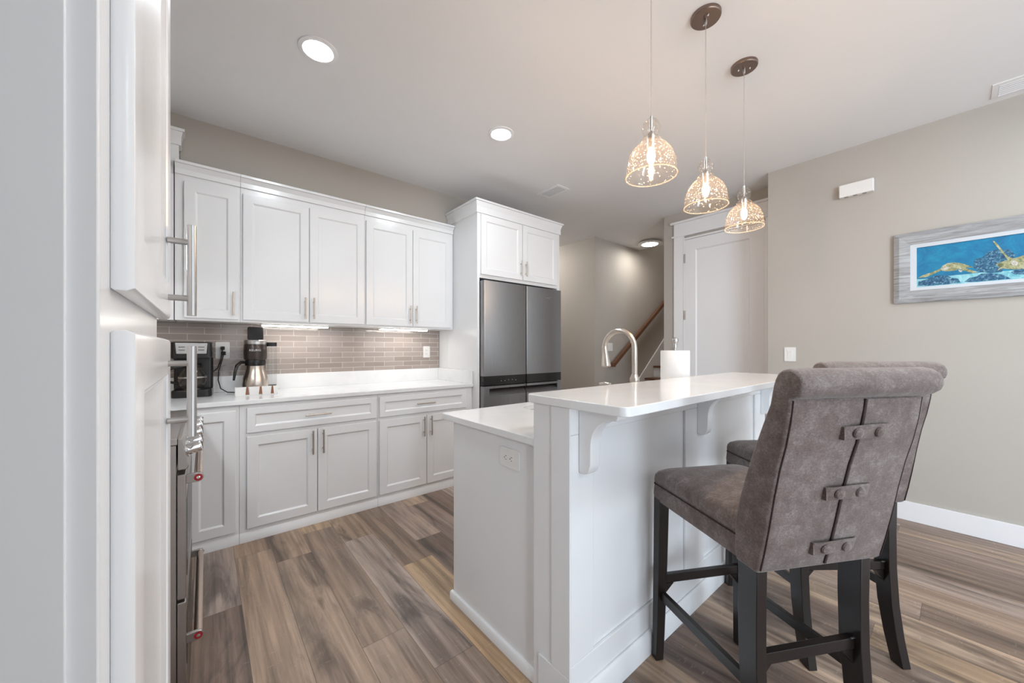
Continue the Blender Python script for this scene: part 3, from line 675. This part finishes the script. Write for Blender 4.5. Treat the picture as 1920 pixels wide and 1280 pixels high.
MB().lathe([(.060, .200), (.064, .203), (.066, .225), (.064, .243), (.05, .245), (.0005, .245)], 0, -.012, 0, 32).build('carafe_lid', M['black'], tc_, smooth=True)
MB().tube([(-.055, -.035, .225), (-.085, -.06, .228), (-.108, -.078, .205), (-.118, -.085, .16), (-.126, -.09, .10)], [.010, .012, .012, .010, .007], 10).build('carafe_handle', M['black'], tc_, smooth=True)
MB().prism(rrect(.070, .135, -.005, .095, .02), .045, .345, 'z').build('water_tank', M['glass'], kg, smooth=True)
MB().prism(rrect(.068, .137, -.007, .097, .02), .345, .375, 'z').build('tank_lid', M['black'], kg, bevel=.003)
MB().prism(rrect(.068, .137, -.007, .097, .02), .005, .045, 'z').build('tank_base', mat('grey_plastic', (.12, .11, .11), .4), kg, bevel=.003)
tray = thing('sugar_caddy', 'low white notched caddy with brown packets in front of the pod brewer', 'caddy', (.285, 3.185, .914), math.radians(-3))
tm = MB(); tm.box(-.12, .12, -.03, .03, 0, .006)
for x0, x1 in ((-.122, -.062), (-.045, .015), (.03, .085), (.098, .122)):
    tm.rings([[(x0+.004, -.033, .0), (x1-.004, -.033, .0), (x1-.004, -.028, 0), (x0+.004, -.028, 0)], [(x0-.002, -.038, .062), (x1+.002, -.038, .062), (x1+.002, -.034, .062), (x0-.002, -.034, .062)]])
tm.box(-.122, .122, .028, .033, 0, .055).box(-.124, -.120, -.033, .033, 0, .06).box(.120, .124, -.033, .033, 0, .06)
tm.build('tray', M['plate'], tray, bevel=.001)
for x in (-.055, .022, .091):
    MB().rings([[(x-.010, -.027, .007), (x+.010, -.027, .007), (x+.010, .02, .007), (x-.010, .02, .007)], [(x-.006, -.027, .058), (x+.006, -.027, .058), (x+.006, .02, .058), (x-.006, .02, .058)]]).build('packets', mat('sugar_packet', (.30, .13, .07), .6), tray)
cb = prop(MB().prism(rrect(-.14, .14, 0, .36, .03), 0, .016, 'y').build('cutting_board', M['board'], bevel=.004, loc=(-.36, 3.49, .916), rot=(-.12, 0, 0)), 'light wooden cutting board leaning on the tile behind the drip coffee maker', 'cutting board')

# ------------------------------------------------------------------ right wall
ch = thing('door_chime', 'small white door chime box high on the beige wall', 'door chime', (3.93, .521, 2.435), -PI/2)
MB().box(-.100, .100, -.045, 0, 0, .098).build('cover', M['plate'], ch, bevel=.006, seg=3)
v_ = MB()
for i in range(3):
    for k in range(4): v_.box(-.068+i*.052+k*.006, -.065+i*.052+k*.006, -.040, -.015, -.0006, .002)
v_.build('vent_slots', M['dark'], ch)
# picture: local x = -(Y) axis along wall, built in world-like coords then parented
pc = thing('framed_picture', 'framed sea turtle reef painting in a weathered grey frame on the beige wall', 'picture', (3.93, -.188, 1.821), -PI/2)
# local x -> world -Y ; local y -> world +X ; visible surface at -y
def PX(Y): return -.188-Y
fx0, fx1, fz0, fz1 = -.505, .505, -.250, .252
ix0, ix1, iz0, iz1 = -.422, .422, -.165, .163
ox0, ox1, oz0, oz1 = -.391, .391, -.144, .138
def rg4(a, b, c, d, y): return [(a, y, c), (b, y, c), (b, y, d), (a, y, d)]
MB().rings([rg4(fx0, fx1, fz0, fz1, 0), rg4(fx0, fx1, fz0, fz1, -.022), rg4(fx0+.028, fx1-.028, fz0+.028, fz1-.028, -.034), rg4(fx0+.05, fx1-.05, fz0+.05, fz1-.05, -.030), rg4(ix0, ix1, iz0, iz1, -.022), rg4(ix0, ix1, iz0, iz1, 0)], 0, close=True).build('frame', M['frame'], pc)
MB().rings([rg4(ix0, ix1, iz0, iz1, -.004), rg4(ix0, ix1, iz0, iz1, -.021), rg4(ox0, ox1, oz0, oz1, -.019), rg4(ox0, ox1, oz0, oz1, -.004)], 0, close=True).build('liner', mat('linen_liner', (.60, .63, .67), .7), pc)
sand = [(0.203,1.736),(0.149,1.733),(0.08,1.739),(-0.018,1.739),(-0.081,1.74),(-0.141,1.735),(-0.199,1.735),(-0.248,1.732),(-.40,1.74),(-.579,1.728),(-.579,1.677),(0.203,1.677)]
shapes = [(sand, 1), ([(-0.05,1.779),(-0.053,1.818),(-0.065,1.836),(-0.09,1.841),(-0.108,1.867),(-0.141,1.88),(-0.17,1.869),(-0.187,1.875),(-0.204,1.853),(-0.218,1.826),(-0.199,1.792),(-0.164,1.731),(-0.12,1.729),(-0.072,1.746)], 2),
 ([(0.199,1.687),(0.195,1.719),(0.156,1.729),(0.135,1.742),(0.1,1.75),(0.06,1.741),(0.04,1.723),(0.014,1.714),(0.004,1.687),(0.06,1.682),(0.149,1.683)], 2),
 ([(-0.012,1.688),(-0.034,1.712),(-0.065,1.717),(-0.081,1.732),(-0.12,1.729),(-0.164,1.717),(-0.199,1.683),(-0.141,1.682),(-0.05,1.682)], 2),
 ([(-.199,1.721),(-.21,1.734),(-.248,1.736),(-.34,1.73),(-.40,1.71),(-.30,1.695),(-.215,1.707)], 2),
 ([(-.42,1.69),(-.44,1.75),(-.49,1.80),(-.54,1.79),(-.575,1.74),(-.575,1.69)], 2),
 ([(-.30,1.69),(-.32,1.70),(-.36,1.695),(-.37,1.685)], 2),
 ([(0.094,1.788),(0.083,1.812),(0.06,1.826),(0.03,1.826),(-0.006,1.812),(-0.034,1.792),(-0.053,1.779),(-0.022,1.781),(0.014,1.782),(0.02,1.771),(0.05,1.77),(0.08,1.775)], 3),
 ([(0.09,1.795),(0.128,1.778),(0.177,1.759),(0.201,1.743),(0.156,1.745),(0.114,1.767),(0.088,1.782)], 3),
 ([(0.02,1.794),(-0.006,1.787),(-0.037,1.766),(-0.072,1.744),(-0.047,1.742),(-0.012,1.763),(0.014,1.78)], 3),
 ([(0.014,1.775),(-0.006,1.764),(0.001,1.755),(0.009,1.761)], 4), ([(.09,1.79),(.075,1.805),(.05,1.80),(.055,1.785),(.08,1.78)], 4),
 ([(-0.141,1.783),(-0.164,1.796),(-0.187,1.802),(-0.21,1.809),(-0.248,1.821),(-.31,1.835),(-.37,1.825),(-.42,1.79),(-.40,1.765),(-.34,1.745),(-0.248,1.737),(-0.21,1.739),(-0.176,1.749),(-0.155,1.764)], 3),
 ([(-0.13,1.938),(-0.136,1.932),(-0.153,1.902),(-0.17,1.86),(-0.19,1.822),(-0.221,1.798),(-0.21,1.781),(-0.19,1.794),(-0.176,1.83),(-0.153,1.878),(-0.132,1.923)], 3),
 ([(-0.196,1.793),(-0.215,1.794),(-0.227,1.778),(-0.221,1.76),(-0.204,1.768)], 4),
 ([(-0.164,1.763),(-0.153,1.755),(-0.147,1.741),(-0.157,1.749),(-0.17,1.754)], 3), ([(-.40,1.79),(-.44,1.80),(-.50,1.77),(-.45,1.765),(-.41,1.77)], 3)]
im = MB(); im.box(ox0, ox1, -.010, -.004, oz0, oz1, 0)
for i, (poly, mi) in enumerate(shapes):
    y = -.0101-.00012*i
    im.add([(PX(a), y, b-1.821) for a, b in poly], [tuple(range(len(poly)))], mi)
im.build('painting', [M['sea'], M['sand'], M['rock'], M['turtle'], M['belly']], pc)

# ------------------------------------------------------------------ ceiling fittings
def downlight(loc, label):
    t = thing('recessed_light', label, 'light', loc, 0, 'recessed ceiling lights')
    rs = []
    for r, z in ((.095, 0), (.094, -.006), (.074, -.009), (.068, -.006), (.068, 0)): rs.append([(r*math.cos(2*PI*i/40), r*math.sin(2*PI*i/40), z) for i in range(40)])
    MB().rings(rs, 0, close=True).build('trim_ring', M['trim'], t, smooth=True)
    MB().lathe([(.068, -.002), (.068, -.0065), (.0005, -.0066)], n=40).build('lens', M['downlight'], t, smooth=True); return t
a_ = downlight((.466, 2.18, ZC), 'round recessed ceiling light above the counter at left, nearer the camera')
dup(a_, None, (1.69, 2.17, ZC), None, 'round recessed ceiling light closer to the air vent and fridge')
for i, (x, y) in enumerate(((.95, -.55), (2.9, -.75), (1.69, -.45), (1.0, -2.2))):  # unseen downlights added behind the camera as fill
    dup(a_, None, (x, y, ZC), None, ['added fill downlight above the camera beside the pantry', 'added fill downlight behind the stools', 'added fill downlight behind the nearest stool', 'added fill downlight in the living area behind the camera'][i])
def vent(name, label, loc, rz, w_, l):
    t = thing(name, label, 'air vent', loc, rz)
    MB().rings([[(-w_/2, -l/2, 0), (w_/2, -l/2, 0), (w_/2, l/2, 0), (-w_/2, l/2, 0)], [(-w_/2, -l/2, -.005), (w_/2, -l/2, -.005), (w_/2, l/2, -.005), (-w_/2, l/2, -.005)],
                [(-w_/2+.025, -l/2+.025, -.009), (w_/2-.025, -l/2+.025, -.009), (w_/2-.025, l/2-.025, -.009), (-w_/2+.025, l/2-.025, -.009)],
                [(-w_/2+.025, -l/2+.025, 0), (w_/2-.025, -l/2+.025, 0), (w_/2-.025, l/2-.025, 0), (-w_/2+.025, l/2-.025, 0)]], 0, close=True).build('frame', M['trim'], t, bevel=.0008)
    MB().box(-w_/2+.025, w_/2-.025, -l/2+.025, l/2-.025, -.0015, -.0003).build('backing', mat('duct_grey', (.10, .10, .10), .8), t)
    n_ = 6
    for i in range(n_):
        x = -w_/2+.034+(w_-.068)*i/(n_-1)
        MB().rings([[(x-.002, -l/2+.026, -.003), (x-.001, -l/2+.026, -.003), (x-.001, l/2-.026, -.003), (x-.002, l/2-.026, -.003)], [(x+.003, -l/2+.026, -.0105), (x+.004, -l/2+.026, -.0105), (x+.004, l/2-.026, -.0105), (x+.003, l/2-.026, -.0105)]]).build('slat', M['trim'], t)
    return t
vent('air_vent', 'small white louvred ceiling vent above the refrigerator', (2.715, 2.634, ZC), 0, .18, .29)
vent('air_vent', 'white ceiling vent cut off at the right edge above the picture', (3.76, -.30, ZC), 0, .20, .36)
hl = thing('flush_light', 'round lit flush ceiling light over the stairs', 'light', (5.09, 2.945, ZC))
MB().lathe([(.09, 0), (.09, -.026), (.160, -.027), (.160, -.031), (.0005, -.031)], n=40).build('base', M['trim'], hl, smooth=True)
rs = []
for r, z in ((.165, -.030), (.168, -.040), (.160, -.048), (.115, -.050), (.108, -.045), (.108, -.030)): rs.append([(r*math.cos(2*PI*i/48), r*math.sin(2*PI*i/48), z) for i in range(48)])
MB().rings(rs, 0, close=True).build('rim', M['trim'], hl, smooth=True)
MB().lathe([(.106, -.0315), (.106, -.052), (.0005, -.058)], n=40).build('lens', M['halllight'], hl, smooth=True)
hl2 = thing('flush_light', 'added unseen fill light in the hall behind the refrigerator', 'light', (3.7, 4.3, ZC))  # invented fixture, added to light the hall
MB().lathe([(.15, 0), (.15, -.03), (.13, -.045), (.0005, -.05)], n=40).build('lens', emit('hall_fill_lens', (1, .95, .88), 45), hl2, smooth=True)
hl3 = thing('flush_light', 'added unseen fill light at the top of the stairwell', 'light', (6.7, 2.81, 4.9))  # invented fixture, added to brighten the stairwell
MB().lathe([(.15, 0), (.15, -.03), (.13, -.045), (.0005, -.05)], n=40).build('lens', emit('landing_fill_lens', (1, .95, .88), 70), hl3, smooth=True)
# pendants
def pendant(loc, label, rz):
    t = thing('pendant_lamp', label, 'pendant lamp', loc, rz, 'seeded glass pendants over the bar')
    cn = MB().lathe([(.066, 0), (.066, -.014), (.063, -.018), (.012, -.0185), (.0005, -.0185)], n=40).build('canopy', M['bronze'], t, smooth=True)
    MB().lathe([(.008, -.018), (.008, -.036), (.005, -.046), (.0005, -.046)], n=14).build('cord_grip', M['steel'], cn, smooth=True)
    for x in (-.028, .028): MB().lathe([(.005, -.018), (.005, -.022), (.003, -.026), (.0005, -.027)], x, 0, 0, 12).build('screw', M['chrome'], cn, smooth=True)
    MB().cyl((0, 0, -.04), (0, 0, -.70), .0017, 8).build('cord', M['cord'], t, smooth=True)
    sh = [(.011, -.688), (.020, -.692), (.031, -.705), (.035, -.722), (.031, -.739), (.024, -.751), (.022, -.758), (.032, -.762), (.038, -.770), (.036, -.776), (.042, -.782), (.060, -.796), (.078, -.820), (.089, -.850), (.094, -.885), (.095, -.910)]
    so = MB().lathe(sh, n=48, cap=False).build('shade', M['seeded'], t, smooth=True)
    MB().rings([[((.095+.0022*math.cos(a))*math.cos(2*PI*i/48), (.095+.0022*math.cos(a))*math.sin(2*PI*i/48), -.910+.0022*math.sin(a)) for i in range(48)] for a in [2*PI*k/8 for k in range(8)]], 0, close=True).build('rim', M['rim'], so, smooth=True)
    MB().lathe([(.005, -.675), (.006, -.70), (.005, -.735), (.014, -.745), (.0155, -.752), (.0155, -.80), (.013, -.803), (.0005, -.803)], n=20).build('socket', M['steel'], t, smooth=True)
    MB().lathe([(.006, -.803), (.010, -.808), (.0145, -.820), (.0155, -.833), (.013, -.850), (.007, -.862), (.0005, -.866)], n=16).build('bulb', M['bulb'], t, smooth=True)
    return t
p1 = pendant((1.352, .777, ZC), 'seeded glass pendant nearest the camera, its canopy out of the picture', .4)
dup(p1, None, (1.842, .777, ZC), .75, 'middle seeded glass pendant over the bar')
dup(p1, None, (2.333, .777, ZC), 2.1, 'farthest and lowest-looking seeded glass pendant, in front of the door')

# ------------------------------------------------------------------ bar stools
def offset_poly(P, d):
    n = len(P); out = []
    for i in range(n):
        a = Vector(P[i-1]); b = Vector(P[i]); c = Vector(P[(i+1) % n])
        e1 = (b-a).normalized(); e2 = (c-b).normalized()
        n1 = Vector((-e1.y, e1.x)); n2 = Vector((-e2.y, e2.x)); nn = (n1+n2)
        nn = nn.normalized() if nn.length > 1e-5 else n1
        out.append((b.x+nn.x*d, b.y+nn.y*d))
    return out
def stool(loc, rz, label):
    t = thing('bar_stool', label, 'bar stool', loc, rz, 'upholstered bar stools at the island')
    # seat skirt
    sk = MB()
    rs = []
    for z, i in ((.640, .004), (.636, .008)): rs.append([(x, y, z) for x, y in rrect(-.205+i, .205-i, -.235, .262-i, .012, 4)])
    rs = rs[::-1]
    for z, i in ((.66, .001), (.69, .003), (.701, .004), (.704, .010)): rs.append([(x, y, z) for x, y in rrect(-.205+i, .205-i, -.235, .262-i, .012, 4)])
    sk.rings(rs); so = sk.build('seat_skirt', M['fab'], t, smooth=True, angle=60)
    # cushion
    cu = MB(); rs = []
    for z, i, r in ((.698, .009, .014), (.706, .003, .016), (.722, .0015, .02), (.738, .003, .024), (.750, .009, .03), (.759, .022, .045), (.766, .05, .06), (.771, .09, .06), (.774, .13, .05), (.775, .17, .02)):
        x = .205-i
        rs.append([(px, py, z + .004*max(0, 1-abs(px)/.2)) for px, py in rrect(-x, x, -.205+i*.6, .263-i, min(r, x*.9), 6)])
    cu.rings(rs); cu.build('seat_cushion', M['fab'], t, smooth=True, angle=70)
    MB().tube([(x, y, .7035) for x, y in [(-.2045, -.19), (-.2045, .245), (-.19, .2615), (.19, .2615), (.2045, .245), (.2045, -.19)]], .0022, 6).build('welt', M['seam'], so, smooth=True)
    # backrest side profile (y, z)
    fr_ = [(-.170, .66), (-.176, .76), (-.190, .82), (-.208, .88), (-.232, .95), (-.262, 1.03), (-.290, 1.10), (-.307, 1.148)]
    cyc, czc, R_ = -.352, 1.158, .0385
    ro = [(cyc+R_*math.cos(t_)*1.05, czc+R_*math.sin(t_)*.98) for t_ in [math.radians(a) for a in (12, 40, 65, 90, 115, 140, 165, 190, 215, 240, 262)]]
    rear = [(-.349, 1.123), (-.352, 1.119), (-.350, 1.09), (-.345, 1.06), (-.333, 1.00), (-.316, .937), (-.300, .86), (-.284, .77), (-.270, .70), (-.256, .642), (-.248, .634), (-.18, .634)]
    prof = fr_ + ro + rear
    ar = sum(prof[i][0]*prof[(i+1) % len(prof)][1]-prof[(i+1) % len(prof)][0]*prof[i][1] for i in range(len(prof)))
    sg = 1 if ar > 0 else -1
    bk = MB(); rs = []
    for x, i in ((-.2105, .009), (-.2095, .0055), (-.206, .002), (-.200, .0005), (-.19, 0), (-.1, 0), (0, 0), (.1, 0), (.19, 0), (.200, .0005), (.206, .002), (.2095, .0055), (.2105, .009)):
        wd = 1.0
        rs.append([((x*(1+.04*max(0, min(1, (z-1.118)/.02)))), y, z) for y, z in offset_poly(prof, i*sg)])
    bk.rings(rs); bo = bk.build('backrest', M['fab'], t, smooth=True, angle=50)
    rear_l = [(-.352, 1.116), (-.345, 1.06), (-.333, 1.00), (-.316, .937), (-.300, .86), (-.284, .77), (-.270, .70), (-.257, .645)]
    for s in (-1, 1):
        MB().tube([(s*.2025, y-.0005, z) for y, z in rear_l], .0018, 6).build('seam', M['seam'], bo, smooth=True)
    # overlapping flap covering the right half of the rear, its free edge is the slit
    fl = MB(); rs = []
    for x, th in ((.004, .0035), (.006, .006), (.02, .0055), (.10, .004), (.196, .001)):
        ring = [(x+.012*((z-.64)/.47), y-th, z) for y, z in rear_l] + [(x+.012*((z-.64)/.47), y+.001, z) for y, z in rear_l[::-1]]
        rs.append(ring)
    fl.rings(rs); fl.build('back_flap', M['fab'], bo, smooth=True, angle=50)
    MB().tube([(.003+.012*((z-.64)/.47), y-.0022, z) for y, z in rear_l], .0024, 6).build('slit', M['seam'], bo, smooth=True)
    def rear_y(z):
        for (y0, z0), (y1, z1) in zip(rear_l, rear_l[1:]):
            if z1 <= z <= z0: return y0+(y1-y0)*(z0-z)/(z0-z1)
        return rear_l[-1][0]
    for zc, xs in ((1.030, .014), (.862, .006), (.702, .0)):
        x0, x1 = xs-.058, xs+.082; h = .0185
        sm_ = MB(); rs = []
        for k in range(9):
            u = k/8; x = x0+(x1-x0)*u; bul = .014+.004*math.sin(PI*u) - (.006 if k in (0,) else 0) - (.004 if k == 8 else 0); dz = .004*(u-.5)+.003*math.sin(PI*u)
            y_t, y_b = rear_y(zc+h), rear_y(zc-h)
            rs.append([(x, y_t-bul, zc+h+dz), (x, y_t-bul+.005, zc+h+dz), (x, y_b-bul+.005, zc-h+dz), (x, y_b-bul, zc-h+dz)])
        sm_.rings(rs); sp = sm_.build('strap', M['fab'], bo, bevel=.002)
        MB().box(x0-.001, x0+.004, rear_y(zc)-.010, rear_y(zc)+.002, zc-h, zc+h-.003).build('strap_end', M['fab'], sp)
        tilt = math.atan((rear_y(zc+h)-rear_y(zc-h))/(2*h))
        for bx in (x0+.030, x0+.098):
            Rm = Matrix.Rotation(PI/2-tilt, 4, 'X')
            MB().lathe([(.0125, 0), (.0138, .002), (.0125, .006), (.0075, .009), (.0005, .0102)], bx, rear_y(zc)-.0175, zc+.001, 18, 0, Rm).build('button', M['fab'], sp, smooth=True)
    # legs
    def leg(secs):
        g = MB(); g.rings([[(cx-hx, cy-hy, z), (cx+hx, cy-hy, z), (cx+hx, cy+hy, z), (cx-hx, cy+hy, z)] for cx, cy, z, hx, hy in secs])
        return g.build('leg', M['wood_dark'], t, bevel=.002, smooth=True, angle=40)
    for s in (-1, 1):
        leg([(s*.181, .233, .655, .021, .021), (s*.184, .236, .40, .0195, .0195), (s*.188, .243, .10, .017, .017), (s*.190, .246, .0, .016, .016)])
        leg([(s*.178, -.205, .655, .0165, .034), (s*.178, -.203, .50, .0165, .033), (s*.179, -.205, .36, .0165, .032), (s*.180, -.216, .22, .0165, .030), (s*.182, -.236, .10, .0165, .027), (s*.184, -.260, .0, .0165, .024)])
    def rail(p, q, hx, hz):
        g = MB(); P_, Q_ = Vector(p), Vector(q); d = (Q_-P_).normalized(); n_ = Vector((-d.y, d.x, 0)).normalized()*hx; zz = Vector((0, 0, hz))
        g.rings([[tuple(a+u) for u in (n_+zz, -n_+zz, -n_-zz, n_-zz)] for a in (P_, Q_)]); return g.build('stretcher', M['wood_dark'], t, bevel=.0015)
    rail((-.182, .235, .325), (.182, .235, .325), .009, .017)
    rail((-.175, -.207, .365), (.175, -.207, .365), .011, .0165)
    for s in (-1, 1):
        rail((s*.182, .232, .262), (s*.178, -.200, .285), .009, .017)
        g = MB(); g.prism([(s*.165, .30), (s*.125, .346), (s*.165, .346)], -.215, -.197, 'y'); g.build('brace', M['wood_dark'], t)
        g = MB(); g.prism([(s*.168, .265), (s*.130, .306), (s*.168, .306)], .228, .244, 'y'); g.build('brace', M['wood_dark'], t)
        MB().tube([(s*.150, -.2185, .3825), (s*.1635, -.2185, .3825)], .0028, 8).build('bolt', M['steel'], t)
    return t
s1 = stool((1.455, .473, 0), math.radians(-28.7), 'nearest taupe upholstered bar stool, its buttoned back facing the camera')
dup(s1, None, (2.13, .47, 0), math.radians(-38.7), 'farther taupe bar stool, mostly hidden behind the nearest one')
